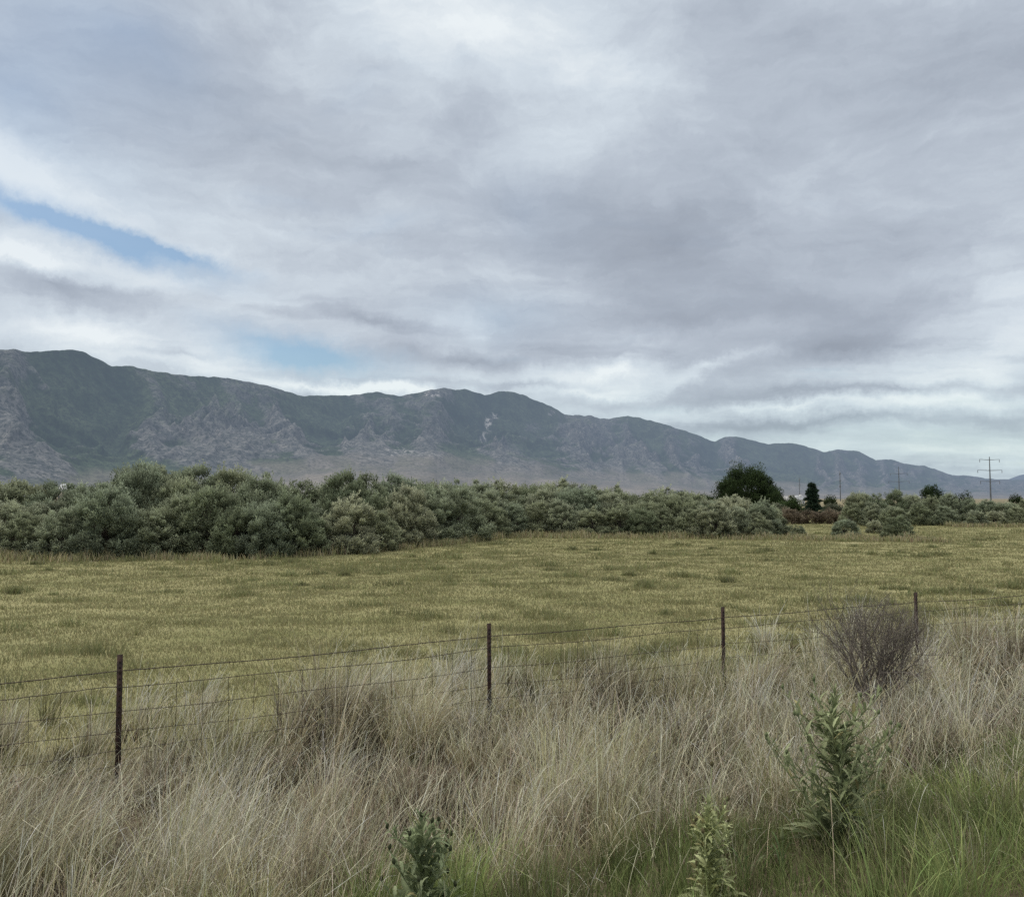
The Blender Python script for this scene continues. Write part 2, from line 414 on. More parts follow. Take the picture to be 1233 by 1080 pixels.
# clump centres over the verge
NCL = 0
cand = rng.uniform([-14, 2.8], [14, 19], (9000, 2))
xs, ys = cand[:, 0], cand[:, 1]; ss = S(xs, ys)
ok = (np.abs(xs) < .68 * ys + 1.0) & (ss > 2.4) & (ss < 12.2)
xs, ys, ss = xs[ok], ys[ok], ss[ok]
zn = fbm(xs * .45, ys * .45, 3); zn2 = fbm(xs * .9 + 20, ys * .9, 3)
for x, y, s, a1, a2 in zip(xs, ys, ss, zn, zn2):
    D = math.hypot(x, y); keep = min(1., 1.15 - max(0, D - 7) * .03)
    beyond = s > 9.3
    if beyond: keep *= max(0, .85 - (s - 9.3) * .33 + a1 * 1.1)
    if rng.uniform() > keep * (.56 if s > 5 else .72): continue
    hz = .34 + .28 * float(sstep(3.6, 6.2, s)) + .26 * a2 + .05 * a1
    u = rng.uniform()
    if s + .6 * a1 + .4 * a2 < 4.95:
        kind = 'green' if u < .74 else ('olive' if u < .92 else 'tan'); hz = .30 + .12 * a2
    elif s + .8 * a1 < 5.6:
        kind = 'olive' if u < .45 else ('tan' if u < .8 else 'grey'); hz *= .9
    elif a2 < -.13: kind = 'dark' if u < .5 else ('grey' if u < .8 else 'olive'); hz *= .68
    elif a1 > .25: kind = 'straw' if u < .5 else ('olive' if u < .85 else 'tan')
    elif a1 < -.28: kind = 'grey' if u < .35 else ('tan' if u < .65 else 'olive')
    else: kind = 'tan' if u < .36 else ('straw' if u < .62 else ('grey' if u < .76 else 'olive'))
    if beyond: hz *= .85; kind = kind if u < .55 else 'olive'
    n = int(rng.uniform(50, 105) * (1.2 if D < 7 else .9))
    clump(verge, x, y, kind, rng.uniform(.08, .22), max(.18, hz * rng.uniform(.5, 1.45) * (.66 if 6.9 < s < 8.7 else 1)), n, wind=.02 + .07 * (x < -1) + .08 * a1, reg=float(np.clip(.93 + .85 * a2, .42, 1.35)), splay=rng.uniform(.45, 1.15))
    NCL += 1
# loose fill between the clumps (short litter + standing single stalks)
def fill(gr, N, smin, smax, hmin, hmax, wmul=1., mode='litter', ymax=17, K=3):
    X = rng.uniform(-13, 13, N * 3); Y = 3.0 + (ymax - 3.0) * rng.uniform(0, 1, N * 3)**1.25; s = S(X, Y)
    ok = (np.abs(X) < .68 * Y + .6) & (s > smin) & (s < smax); X, Y, s = X[ok][:N], Y[ok][:N], s[ok][:N]; n = len(X)
    Zz = gz(X, Y) - .01; root = np.stack([X, Y, Zz], -1)
    L = rng.uniform(hmin, hmax, n); D = np.hypot(X, Y); w = rng.uniform(.002, .004, n) * wmul * np.maximum(1, D / 8)
    az_ = rng.uniform(0, 2 * math.pi, n)
    if mode == 'litter':
        lean = rng.uniform(.3, 1.35, n); bend = rng.normal(.3, .5, n)
        cb, ct = jitter(DKBR, n, .3), jitter(STRAW * .5, n, .45)
        gmask = (s + .7 * fbm(X * .45, Y * .45, 3) < 4.9)
        cb[gmask] = jitter(LUSH, gmask.sum(), .25); ct[gmask] = jitter(GREEN, gmask.sum(), .25); lean[gmask] *= .5
    else:
        lean = np.abs(rng.normal(.2, .14, n)); az_ = rng.normal(0.1, 1.0, n); bend = np.abs(rng.normal(.5, .4, n))
        cb, ct = jitter(STRAW, n, .2), jitter(PALE * 1.1, n, .2)
    gr.add(*blades(root, L, w, az_, lean, bend, cb, ct, K, head=(1.6 if mode == 'stalk' else 0)))
fill(verge, 52000, 2.2, 10.5, .08, .30)
fill(verge, 5200, 4.4, 10.6, .42, .92, 1.5, 'stalk', K=9)
# fallen and broken stems lying across the clumps
def thatch(N):
    X = rng.uniform(-13, 13, N * 3); Y = 3.2 + 11 * rng.uniform(0, 1, N * 3)**1.2; s = S(X, Y)
    ok = (np.abs(X) < .68 * Y + .6) & (s > 4.3 + .5 * rng.normal(size=N * 3)) & (s < 9.2); X, Y, s = X[ok][:N], Y[ok][:N], s[ok][:N]; n = len(X)
    a2 = fbm(X * .9 + 20, Y * .9, 3)
    z = gz(X, Y) + rng.uniform(.03, .34, n) * (1 + a2); D = np.hypot(X, Y)
    c = jitter(PALE * .95, n, .22); g_ = rng.uniform(size=n) < .5; c[g_] = jitter(GREY, g_.sum(), .25)
    verge.add(*blades(np.stack([X, Y, z], -1), rng.uniform(.10, .42, n), rng.uniform(.0022, .0042, n) * np.maximum(.8, D / 8), rng.uniform(0, 6.28, n), rng.uniform(.5, 1.25, n),
                      rng.normal(.55, .5, n), c, c, 5))
thatch(21000)
fill(verge, 26000, 2.2, 5.2, .07, .24)
fill(verge, 350, 2.5, 4.2, .35, .6, 1., 'stalk', K=9)
tag(verge.build('dry_grass'), kind='stuff')

# pasture beyond the fence
def pasture(N, tall=False):
    u = rng.uniform(0, 1, N)
    Dn, Df = 8.5, 105.
    Dp = Dn * (Df / Dn)**(u**.85)
    th = rng.uniform(-.62, .62, N); X = Dp * np.tan(th) * 1.0; Y = Dp
    s = S(X, Y); ok = (s > 9.2); X, Y, s = X[ok], Y[ok], s[ok]
    tuft = fbm(X * .55, Y * 1.1, 3); band = fbm(X * .06, Y * .16, 3)
    if tall:
        ok = tuft + .6 * band > .50
        X, Y, tuft, band = X[ok], Y[ok], tuft[ok], band[ok]
    n = len(X); D = np.hypot(X, Y)
    if tall:
        L = rng.uniform(.10, .28, n); cb = jitter(np.array([.19, .195, .088]), n, .1); ct = jitter(np.array([.25, .25, .122]), n, .1)
    else:
        L = rng.uniform(.04, .11, n) * (1 + .6 * np.clip(tuft, -.5, 1))
        mixv = sstep(-.35, .45, band)[:, None]
        cb = jitter(np.array([.25, .235, .12]), n, .08)
        ct = jitter(np.array([.275, .262, .135]), n, .07, .03) * (1 - mixv) + jitter(np.array([.325, .30, .17]), n, .07, .03) * mixv
    w = .00075 * D * rng.uniform(.6, 1.3, n) + .001
    root = np.stack([X, Y, gz(X, Y) - .01], -1)
    return blades(root, L, w, rng.uniform(0, 2 * math.pi, n), rng.uniform(.1, .7, n), rng.normal(.3, .3, n), cb, ct, 2)
pg = Grass(); pg.add(*pasture(540000)); pg.add(*pasture(300000, True))
# darker tufts scattered over the pasture
def field_tufts(N):
    u = rng.uniform(0, 1, N); Dp = 10.5 * (70 / 10.5)**u; th = rng.uniform(-.62, .62, N); X = Dp * np.tan(th); Y = Dp
    ok = (S(X, Y) > 10.8) & (fbm(X * .09, Y * .2, 3) + rng.uniform(-.35, .35, N) > .08); X, Y = X[ok], Y[ok]
    for x, y in zip(X, Y):
        D = math.hypot(x, y); n = int(rng.uniform(50, 120)); sx = rng.uniform(.12, .45)
        rx_ = x + rng.normal(0, sx, n); ry_ = y + rng.normal(0, sx * .5, n)
        tone = rng.uniform(.75, 1.25); big_ = rng.uniform(.6, 1.4)
        q = np.exp(-((rx_ - x) / sx)**2 * .5)
        yield blades(np.stack([rx_, ry_, gz(rx_, ry_) - .01], -1), rng.uniform(.10, .26, n) * big_ * (.5 + .6 * q), .0009 * D * rng.uniform(.7, 1.3, n), rng.uniform(0, 6.28, n),
                     rng.uniform(.05, .5, n), rng.normal(.3, .2, n), jitter(np.array([.17, .175, .08]) * tone, n), jitter(np.array([.27, .272, .138]) * tone, n), 3)
for b_ in field_tufts(760): pg.add(*b_)
# pale tall fringe along the foot of the tree belt
fr_px = [(-80, 669), (0, 668), (110, 669), (200, 666), (300, 666), (420, 662), (470, 657), (520, 653), (560, 650), (610, 644), (700, 644), (940, 646), (1110, 649), (1130, 632), (1260, 632)]
fr_pt = np.array([hit(px, py + 1)[:2] for px, py in fr_px])
seg = rng.integers(0, len(fr_pt) - 1, 42000)
keepseg = (seg != 12)
seg = seg[keepseg]; u = rng.uniform(0, 1, len(seg))[:, None]
pp = fr_pt[seg] * (1 - u) + fr_pt[seg + 1] * u
pp[:, 1] += rng.normal(0, .9, len(pp)) - 2.6
nn = fbm(pp[:, 0] * .5, pp[:, 1] * .5, 3); ok = nn > -.45; pp = pp[ok]; n = len(pp)
D = np.hypot(pp[:, 0], pp[:, 1])
mx = (rng.uniform(size=(n, 1)) < .6)
ct = np.where(mx, jitter(np.array([.44, .39, .24]), n), jitter(np.array([.28, .275, .135]), n))
pg.add(*blades(np.stack([pp[:, 0], pp[:, 1], gz(pp[:, 0], pp[:, 1])], -1), rng.uniform(.12, .45, n) * (1 + .6 * nn[ok]), .0009 * D, rng.uniform(0, 6.28, n),
               rng.uniform(.0, .35, n), rng.uniform(0, .5, n), ct * .7, ct, 3))
tag(pg.build('pasture_grass'), kind='stuff')

# individually visible bunches
def bunch(px, py_base, toppy, r, n, kind, label, Y=None, wind=.05):
    p = hit(px, py_base) if Y is None else Vector((ray(px, 600).x * Y, Y, 0)); p.z = gz1(p.x, p.y)
    h = (at(px, toppy, p.y).z - p.z) * 1.05
    gq = Grass()
    for q_ in range(6):
        th_ = q_ * 1.05 + rng.uniform(-.4, .4); rr_ = r * (.75 if q_ else 0) * rng.uniform(.5, 1.25)
        kk = kind if rng.uniform() < .6 else ('grey' if kind != 'grey' else 'tan')
        clump(gq, p.x + rr_ * math.cos(th_), p.y + rr_ * .6 * math.sin(th_), kk, r * rng.uniform(.4, .65), h * (.93 if q_ == 0 else rng.uniform(.55, .88)), n // 7, wind + rng.uniform(-.06, .12), 6, rng.uniform(.45, .9))
    o = gq.build('bunchgrass'); me = o.data
    me.transform(Matrix.Translation(-p)); o.location = p
    return tag(o, label, 'grass clump', 'tall dead bunchgrass clumps')
bunch(398, 0, 768, .42, 1700, 'grey', 'tall dark brown clump of dead bunchgrass behind the wire between the two left posts', Y=9.7)
bunch(420, 0, 812, .36, 1300, 'dark', 'dark base clump hugging the right of the tallest dead bunchgrass', Y=9.4)
bunch(310, 0, 872, .36, 900, 'dark', 'low dark grey-brown dead clump right of the leftmost post', Y=8.3, wind=.2)
bunch(50, 0, 905, .40, 1700, 'grey', 'dense grey dead clump at the left edge below the wires', Y=6.6, wind=.25)
bunch(500, 0, 790, .34, 1500, 'tan', 'tan upright bunchgrass just left of the middle post', Y=9.6)
bunch(830, 0, 835, .34, 1300, 'dark', 'dark brown dead clump in front of the wire left of the third post', Y=8.7)
bunch(1160, 0, 722, .30, 1200, 'grey', 'grey dead clump behind the wire just right of the fourth post', Y=14.)
bunch(1222, 0, 735, .36, 1500, 'grey', 'grey dead clump at the right edge below the fence wires', Y=13.)
bunch(735, 0, 765, .34, 1300, 'tan', 'pale brown bunchgrass behind the wire midway between middle and third post', Y=11.2)
bunch(915, 0, 770, .28, 1200, 'tan', 'tan clump directly right of the third post', Y=11.6)

# ------------------------------------------------------------------ fence
post_px = [(146, 788), (590, 750), (871, 730), (1103, 713)]
HT = 1.45
posts = []
for px, py in post_px:
    d = ray(px, py)
    # top of every post 1.42 m above the field side ground
    Ys = np.linspace(5, 20, 3000)
    Yq = float(Ys[np.argmax(EYE + d.z * Ys <= gz(d.x * Ys, Ys) + 1.33)])
    posts.append(Vector((d.x * Yq, Yq, gz1(d.x * Yq, Yq))))
v0 = posts[1] - posts[0]; v1 = posts[3] - posts[2]
def gp(v): return Vector((v.x, v.y, gz1(v.x, v.y)))
posts = [gp(posts[0] - v0 * 2.0), gp(posts[0] - v0)] + posts + [gp(posts[3] + v1), gp(posts[3] + v1 * 2.05), gp(posts[3] + v1 * 3.1)]
print('posts', [tuple(round(c, 2) for c in p) for p in posts])
fence = thing('wire_fence', posts[2], 'rusty steel post and wire livestock fence running across the tall dry grass', 'fence')
fdir = math.atan2(v1.y, v1.x)
def post_mesh():
    b = Boxes()
    H = 1.33
    b.box((0, 0, H / 2 - .15), (.050, .007, H + .3))           # flange
    b.box((0, .0215, H / 2 - .152), (.007, .036, H + .296))    # stem
    k = .12
    while k < H - .03:
        b.box((0, -.0065, k), (.014, .009, .018)); k += .052     # studs
    return b.V, b.F
pV, pF = post_mesh()
first = None
for k, p in enumerate(posts):
    if first is None: o = mesh_np('fence_post', pV, pF, RUST, fence); first = o
    else: o = link_copy(first, fence)
    o.location = p - fence.location
    o.rotation_euler = (R([0, 2, -.3, 1.2, 1.6, .6, -2, 1, 0][k]) * .8, R([1, -2, -.4, -1.2, -1.6, -.6, 1, -1, 0][k]), fdir + R(10))
clipb = []
def wire_path(drop, sagamp, seed, jit=.006, step=.12):
    pts = []; r_ = random.Random(seed)
    for i in range(len(posts) - 1):
        a_, b_ = posts[i], posts[i + 1]; L = (b_ - a_).length; n = int(L / step)
        sg = sagamp * r_.uniform(.5, 1.5); ph = r_.uniform(0, 6); dz = r_.uniform(-.012, .012)
        for j in range(n):
            u = j / n
            q = a_.lerp(b_, u); q.z = (a_.z * (1 - u) + b_.z * u) + 1.33 - drop - sg * 4 * u * (1 - u) + jit * math.sin(u * 9 + ph) + r_.uniform(-1, 1) * jit * .25 + dz * math.sin(u * math.pi)
            q -= Vector((-math.sin(fdir), math.cos(fdir), 0)) * .012
            pts.append(q)
    q = posts[-1].copy(); q.z += 1.33 - drop; pts.append(q)
    return pts
fl = np.array(fence.location)
drops_barb = [.155]
def barbed(drop, seed):
    pts = wire_path(drop, .012, seed)
    P = np.array(pts) - fl
    V, Fc = tubes([(P, .0045)], 5)
    bp = [(P, .0045)]; r_ = random.Random(seed)
    for i in range(1, len(P) - 1):
        c = P[i]
        t_ = P[i + 1] - P[i - 1]; t_ /= np.linalg.norm(t_)
        for s_ in (-1, 1):
            v = np.array([r_.uniform(-1, 1), r_.uniform(-1, 1), r_.uniform(-1, 1)]); v -= t_ * v.dot(t_); v /= np.linalg.norm(v) + 1e-6
            bp.append((np.array([c - v * .015 + t_ * .004 * s_, c, c + v * .015 + t_ * .004 * s_]), [.0008, .002, .0008]))
    V, Fc = tubes(bp, 4)
    return mesh_np('barbed_strand', V, Fc, WIRE, fence)
barbed(.155, 3)
net_drops = [.295, .52, .715, .885, 1.03, 1.15, 1.25]
lines = [wire_path(dr, .018, 20 + k, .009) for k, dr in enumerate(net_drops)]
paths = [(np.array(l) - fl, .003 if k else .0036) for k, l in enumerate(lines)]
n = len(lines[0])
for j in range(0, n, 2):
    r_ = random.Random(j)
    st = np.array([np.array(lines[k][j]) - fl + np.array([r_.uniform(-.006, .006), 0, 0]) for k in range(len(lines))])
    paths.append((st, .0024))
V, Fc = tubes(paths, 4)
mesh_np('woven_mesh', V, Fc, WIRE, fence)
# wire clips: a loop round the post at each strand
clip0 = None
post_objs = [o for o in COL.objects if o.name.startswith('fence_post')]
for po in post_objs:
    for dr in [.155] + net_drops[:4]:
        if clip0 is None:
            an = np.linspace(0, 2 * math.pi, 9)
            V, Fc = tubes([(np.stack([.031 * np.cos(an), .016 + .029 * np.sin(an), .004 * np.sin(an * 2)], -1), .0016)], 4)
            c = clip0 = mesh_np('wire_clip', V, Fc, WIRE, po)
        else: c = link_copy(clip0, po)
        c.location = (0, 0, 1.33 - dr)

# ------------------------------------------------------------------ trees
rng = np.random.default_rng(77)
def leaf_quads(P, Nrm, size, aspect=.42):
    """lozenge leaves at P pointing along Nrm-ish directions"""
    n = len(P)
    d = Nrm / (np.linalg.norm(Nrm, axis=1)[:, None] + 1e-9)
    sd = np.cross(d, rng.normal(size=(n, 3))); sd /= np.linalg.norm(sd, axis=1)[:, None] + 1e-9
    L = size[:, None]
    a_ = P; b_ = P + d * L * .5 + sd * L * aspect * .5; c_ = P + d * L; e_ = P + d * L * .5 - sd * L * aspect * .5
    V = np.stack([a_, b_, c_, e_], 1).reshape(-1, 3)
    Fq = np.arange(n * 4).reshape(-1, 4)
    return V, Fq
def crown_mesh(name, H, Rr, nclump, nleaf, leaf, base, tip, mat, cr=.55, bottom=.08, peak=.5, shape='dome', nlobe=11, shoots=0):
    """leaf-sized faces in clumps that sit on the skin of several big lobes"""
    lob = []
    for k in range(nlobe):
        th = k * 2.4 + rng.uniform(-.5, .5); q = (k / nlobe)**.6 * rng.uniform(.75, 1.05)
        lr = rng.uniform(.26, .46) * Rr * (1.25 - .5 * q)
        zt = H * (.98 - .62 * q * q) * rng.uniform(.78, 1.0)
        lob.append((np.array([math.cos(th) * (Rr - lr * .8) * q, math.sin(th) * (Rr - lr * .8) * q, max(lr * .55, zt - lr)]), lr, rng.uniform(.8, 1.15)))
    for k in range(7):
        th = k * .9 + rng.uniform(-.3, .3); lr = rng.uniform(.24, .36) * Rr
        lob.append((np.array([math.cos(th) * Rr * .68, math.sin(th) * Rr * .68, lr * rng.uniform(.55, 1.0)]), lr, rng.uniform(.7, 1.0)))
    C, TN = [], []
    while len(C) < nclump:
        c, lr, tn = lob[rng.integers(0, len(lob))]
        v = rng.normal(size=3); v /= np.linalg.norm(v)
        if v[2] < -.55: continue
        p = c + v * lr * rng.uniform(.7, 1.05) * np.array([1, 1, .95])
        if p[2] < bottom * H or p[2] > H * 1.02: continue
        if min(np.linalg.norm((p - c2) / lr2) for c2, lr2, _ in lob) < .62 and rng.uniform() < .8: continue
        C.append(p); TN.append(tn)
    C = np.array(C)
    per = nleaf // nclump
    PP, NN, SS, CC = [], [], [], []
    cen = np.array([0, 0, H * .3])
    for c, tn in zip(C, TN):
        rad_ = cr * rng.uniform(.5, 1.3)
        v = rng.normal(size=(per, 3)); v /= np.linalg.norm(v, axis=1)[:, None]
        rr = rad_ * rng.uniform(.2, 1.0, per)**.6
        out = (c - cen); out /= np.linalg.norm(out) + 1e-6
        p = c + v * rr[:, None] + out * (rr * rng.uniform(0, .5, per))[:, None]
        dirn = v * .7 + out * .8 + np.array([0, 0, .6]) + rng.normal(0, .45, (per, 3))
        tone = rng.uniform(.75, 1.2) * tn
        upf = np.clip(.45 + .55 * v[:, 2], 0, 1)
        colr = (base[None] * (1 - upf[:, None]) + tip[None] * upf[:, None]) * tone * (1 + rng.normal(0, .2, (per, 1)))  # upper side of each clump coloured lighter, skylight painted into the leaves
        PP.append(p); NN.append(dirn); SS.append(leaf * rng.uniform(.6, 1.4, per)); CC.append(colr)
    for k in range(shoots):       # leafy shoots standing out of the outline
        c = C[rng.integers(0, len(C))]; out = c - cen; out /= np.linalg.norm(out); out = out * .6 + np.array([0, 0, .7]) + rng.normal(0, .25, 3); out /= np.linalg.norm(out)
        m = 34; q = rng.uniform(0, 1, m) * rng.uniform(.35, .85)
        PP.append(c + out * q[:, None] + rng.normal(0, .035, (m, 3))); NN.append(out + rng.normal(0, .5, (m, 3))); SS.append(leaf * rng.uniform(.6, 1.2, m))
        CC.append(np.repeat(tip[None] * rng.uniform(.85, 1.15), m, 0))
    P = np.concatenate(PP); ok = P[:, 2] > .02
    V, Fq = leaf_quads(P[ok], np.concatenate(NN)[ok], np.concatenate(SS)[ok])
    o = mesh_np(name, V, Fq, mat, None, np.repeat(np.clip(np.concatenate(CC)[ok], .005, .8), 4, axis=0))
    return o, C
def limb_paths(C, H, rt, n=26, stems=4):
    paths = []
    for k in range(stems):
        th = rng.uniform(0, 6.28); top = np.array([math.cos(th) * .25 * H * .4, math.sin(th) * .25 * H * .4, H * rng.uniform(.35, .5)])
        b0 = np.array([math.cos(th) * .1, math.sin(th) * .1, -.1])
        T = np.linspace(0, 1, 5)[:, None]
        P = b0 * (1 - T) + top * T; P[1:4, :2] += rng.normal(0, .05 * H * .3, (3, 2))
        paths.append((P, rt * np.linspace(1, .55, 5)))
        for j in rng.choice(len(C), n // stems, replace=False):
            e = C[j]; s_ = P[rng.integers(2, 5)]
            T2 = np.linspace(0, 1, 5)[:, None]; Q = s_ * (1 - T2) + e * T2; Q[1:4] += rng.normal(0, .06, (3, 3)); Q[:, 2] += .12 * np.sin(T2[:, 0] * math.pi)
            paths.append((Q, rt * .5 * np.linspace(1, .2, 5)))
    return paths
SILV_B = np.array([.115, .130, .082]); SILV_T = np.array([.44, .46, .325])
protos = []
for k in range(6):
    H, Rr = 4.4, 2.6
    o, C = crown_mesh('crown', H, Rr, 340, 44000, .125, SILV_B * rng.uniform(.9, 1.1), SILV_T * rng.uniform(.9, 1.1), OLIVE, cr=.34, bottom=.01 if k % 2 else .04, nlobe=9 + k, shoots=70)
    V, Fc = tubes(limb_paths(C, H, .075, 32, 5), 5)
    tr = mesh_np('trunk', V, Fc, BARK)
    protos.append((tr, o))
used = set()
def olive(k, px, basepy, toppy, wpx, label, group, Y=None, rz=None, name='olive_tree', cat='tree'):
    p = hit(px, basepy) if Y is None else Vector((ray(px, 600).x * Y, Y, 0)); p.z = gz1(p.x, p.y)
    h = at(px, toppy, p.y).z - p.z; w = wpx / F * p.y
    tr, cr = protos[k]
    t = thing(name, p, label, cat, group, rng.uniform(0, 6.28) if rz is None else rz)
    sz = h / 4.25; sx = min(max(w / 5.6, sz * .75), sz * 1.12)
    if k in used: a_, b_ = link_copy(tr, t), link_copy(cr, t)
    else: tr.parent = t; cr.parent = t; used.add(k)
    t.scale = (sx, sx, sz)
    return t
top_x = [-120, -60, 0, 25, 40, 75, 105, 130, 165, 200, 230, 270, 300, 330, 360, 400, 420, 465, 490, 520, 545, 600, 640, 690, 720, 760, 800, 830, 860, 925, 940]
top_y = [578, 582, 582, 584, 588, 584, 578, 566, 563, 561, 558, 565, 571, 580, 582, 577, 575, 575, 573, 571, 576, 582, 580, 585, 589, 590, 591, 597, 600, 603, 612]
base_x = [-150, 0, 110, 200, 300, 420, 470, 520, 560, 610, 700, 940]
base_y = [677, 675, 676, 673, 673, 668, 662, 656, 651, 646, 646, 649]
ORD = ['first', 'second', 'third', 'fourth', 'fifth', 'sixth', 'seventh', 'eighth', 'ninth', 'tenth', 'eleventh', 'twelfth', 'thirteenth', 'fourteenth', 'fifteenth', 'sixteenth', 'seventeenth', 'eighteenth', 'nineteenth', 'twentieth', 'twenty-first', 'twenty-second', 'twenty-third', 'twenty-fourth', 'twenty-fifth', 'twenty-sixth', 'twenty-seventh', 'twenty-eighth', 'twenty-ninth', 'thirtieth']
def where(px):
    if px < 20: return 'at the left edge'
    if px < 120: return 'left of the leftmost post'
    if px < 185: return 'above the leftmost post'
    if px < 290: return 'at the highest hump'
    if px < 420: return 'right of the hump'
    if px < 540: return 'left of the middle post'
    if px < 650: return 'above the middle post'
    if px < 800: return 'left of the third post'
    return 'near the big dark tree'
rows = [('front', 0.0, .64, 78, .56), ('middle', 3.0, .88, 84, .66), ('back', 6.6, 1.0, 88, .52)]
for rn, off, frac, wpx, step in rows:
    x = -60 + rng.uniform(0, 20); i = 0
    while x < 925:
        far = np.interp(x, [0, 600, 940], [1.0, .72, .62])
        by = np.interp(x, base_x, base_y); ty = np.interp(x, top_x, top_y)
        p = hit(x, by); Y = p.y + off * (1.2 if x > 450 else 1)  + rng.uniform(-.5, .5) + 1.4
        full = by - ty
        top = ty + (1 - frac) * full * .92 + (rng.uniform(-.20, .18) if rn != 'back' else rng.uniform(-.04, .04)) * full
        w = wpx * far * rng.uniform(1.15, 1.6)
        if rn == 'back':
            if x > 900: break
        olive(int(rng.integers(0, 6)), x, None, top - 5, w, f'{ORD[min(i, 29)]} silvery tree from left in the {rn} belt row, {where(x)}', 'silvery trees of the dense belt', Y=Y)
        x += w * step * .72; i += 1
    print(rn, i)
# single trees at the right end of the belt and beyond
olive(1, 916, 646, 600, 52, 'pale silvery tree with tall round head standing free at the right belt end', 'silvery trees of the dense belt')
olive(2, 1018, 646, 622, 60, 'loose grey-green bush standing alone in the pasture, left of the rounder one', 'free-standing bushes in the pasture', name='olive_bush', cat='bush')
olive(3, 1081, 648, 620, 58, 'dense rounded grey-green bush standing alone in the pasture', 'free-standing bushes in the pasture', name='olive_bush', cat='bush')
olive(4, 1053, 642, 625, 26, 'small pale bush between the two free-standing pasture bushes', 'free-standing bushes in the pasture', name='olive_bush', cat='bush')
olive(5, 962, 646, 632, 36, 'low thin pale bush in tan grass right of the belt', 'free-standing bushes in the pasture', name='olive_bush', cat='bush')
# hedge at right
i = 0
for rn, off, frac in (('front', 0, .62), ('back', 9, 1.0)):
    x = 1025 + off; i = 0
    while x < 1265:
        ty = np.interp(x, [1010, 1035, 1060, 1085, 1110, 1150, 1185, 1233, 1260], [597, 588, 592, 587, 592, 596, 598, 601, 600])
        by = 632; w = rng.uniform(30, 44)
        top = ty + (1 - frac) * (by - ty) * .85 + rng.uniform(-2, 3)
        olive(int(rng.integers(0, 6)), x, None, top, w, f'{ORD[i]} grey-green tree from the left in the {rn} row of the right hedge', 'grey-green trees of the far right hedge', Y=84 + off + rng.uniform(-1, 2))
        x += w * (.62 if rn == 'back' else .8); i += 1

# other crowns
def other_tree(name, px, toppy, wpx, Y, base, tip, nclump, nleaf, label, shape='round', cat='tree', leafs=1.0, bottom=.05, group=None, cr=None):
    z = gz1(ray(px, 600).x * Y, Y); x = ray(px, 600).x * Y
    h = at(px, toppy, Y).z - z; w = wpx / F * Y
    t = thing(name, (x, Y, z), label, cat, group)
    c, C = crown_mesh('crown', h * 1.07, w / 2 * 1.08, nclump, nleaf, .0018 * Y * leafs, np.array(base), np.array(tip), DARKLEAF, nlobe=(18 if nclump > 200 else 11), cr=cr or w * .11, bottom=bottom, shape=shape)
    c.parent = t
    V, Fc = tubes(limb_paths(C, h, max(.06, w * .025), 24, 3), 6)
    mesh_np('trunk', V, Fc, BARK, t)
    return t
DG = (.022, .036, .015); DGT = (.062, .092, .036)
other_tree('willow_tree', 900, 562, 74, 150, DG, DGT, 300, 60000, 'large dark green broad-crowned tree rising behind the right end of the belt', cr=1.15)
other_tree('willow_tree', 929, 588, 30, 146, DG, DGT, 50, 9000, 'lower dark green tree joined to the right flank of the large dark tree', cr=1.0)
other_tree('round_tree', 1123, 588, 26, 130, DG, (.045, .07, .03), 60, 9000, 'small dark round tree poking above the right hedge', cr=.75)
other_tree('round_tree', 1140, 597, 16, 135, DG, (.045, .07, .03), 30, 4000, 'very small dark round tree right of the dark round one in the hedge', cr=.55)
other_tree('round_tree', 952, 600, 26, 125, (.03, .05, .02), (.07, .105, .04), 40, 6000, 'bright green bushy tree between the large dark tree and the conifer', cr=.7)
other_tree('round_tree', 820, 593, 26, 170, DG, (.06, .09, .035), 40, 5000, 'dark green treetop behind the belt left of the large dark tree', cr=.9)
other_tree('round_tree', 848, 596, 24, 170, (.03, .05, .02), (.08, .11, .045), 40, 5000, 'mid-green treetop just left of the large dark tree', cr=.9)
other_tree('round_tree', 36, 584, 8, 260, DG, DGT, 20, 2500, 'tiny dark tree beside the white roof beyond the left belt', cr=.5)
other_tree('round_tree', 66, 579, 17, 260, DG, DGT, 30, 3500, 'dark round tree in front of the pale shed beyond the left belt', cr=.9)
other_tree('round_tree', 1000, 600, 16, 140, (.03, .045, .02), (.07, .09, .04), 30, 3500, 'small green tree touching the right side of the conifer', cr=.6)
other_tree('round_tree', 1160, 594, 22, 170, DG, (.06, .085, .045), 30, 3500, 'flat dark treetop behind the hedge left of the nearest pylon', cr=.8)
other_tree('round_tree', 1224, 599, 18, 160, DG, (.055, .08, .04), 30, 3500, 'dark treetop behind the hedge at the right edge', cr=.8)
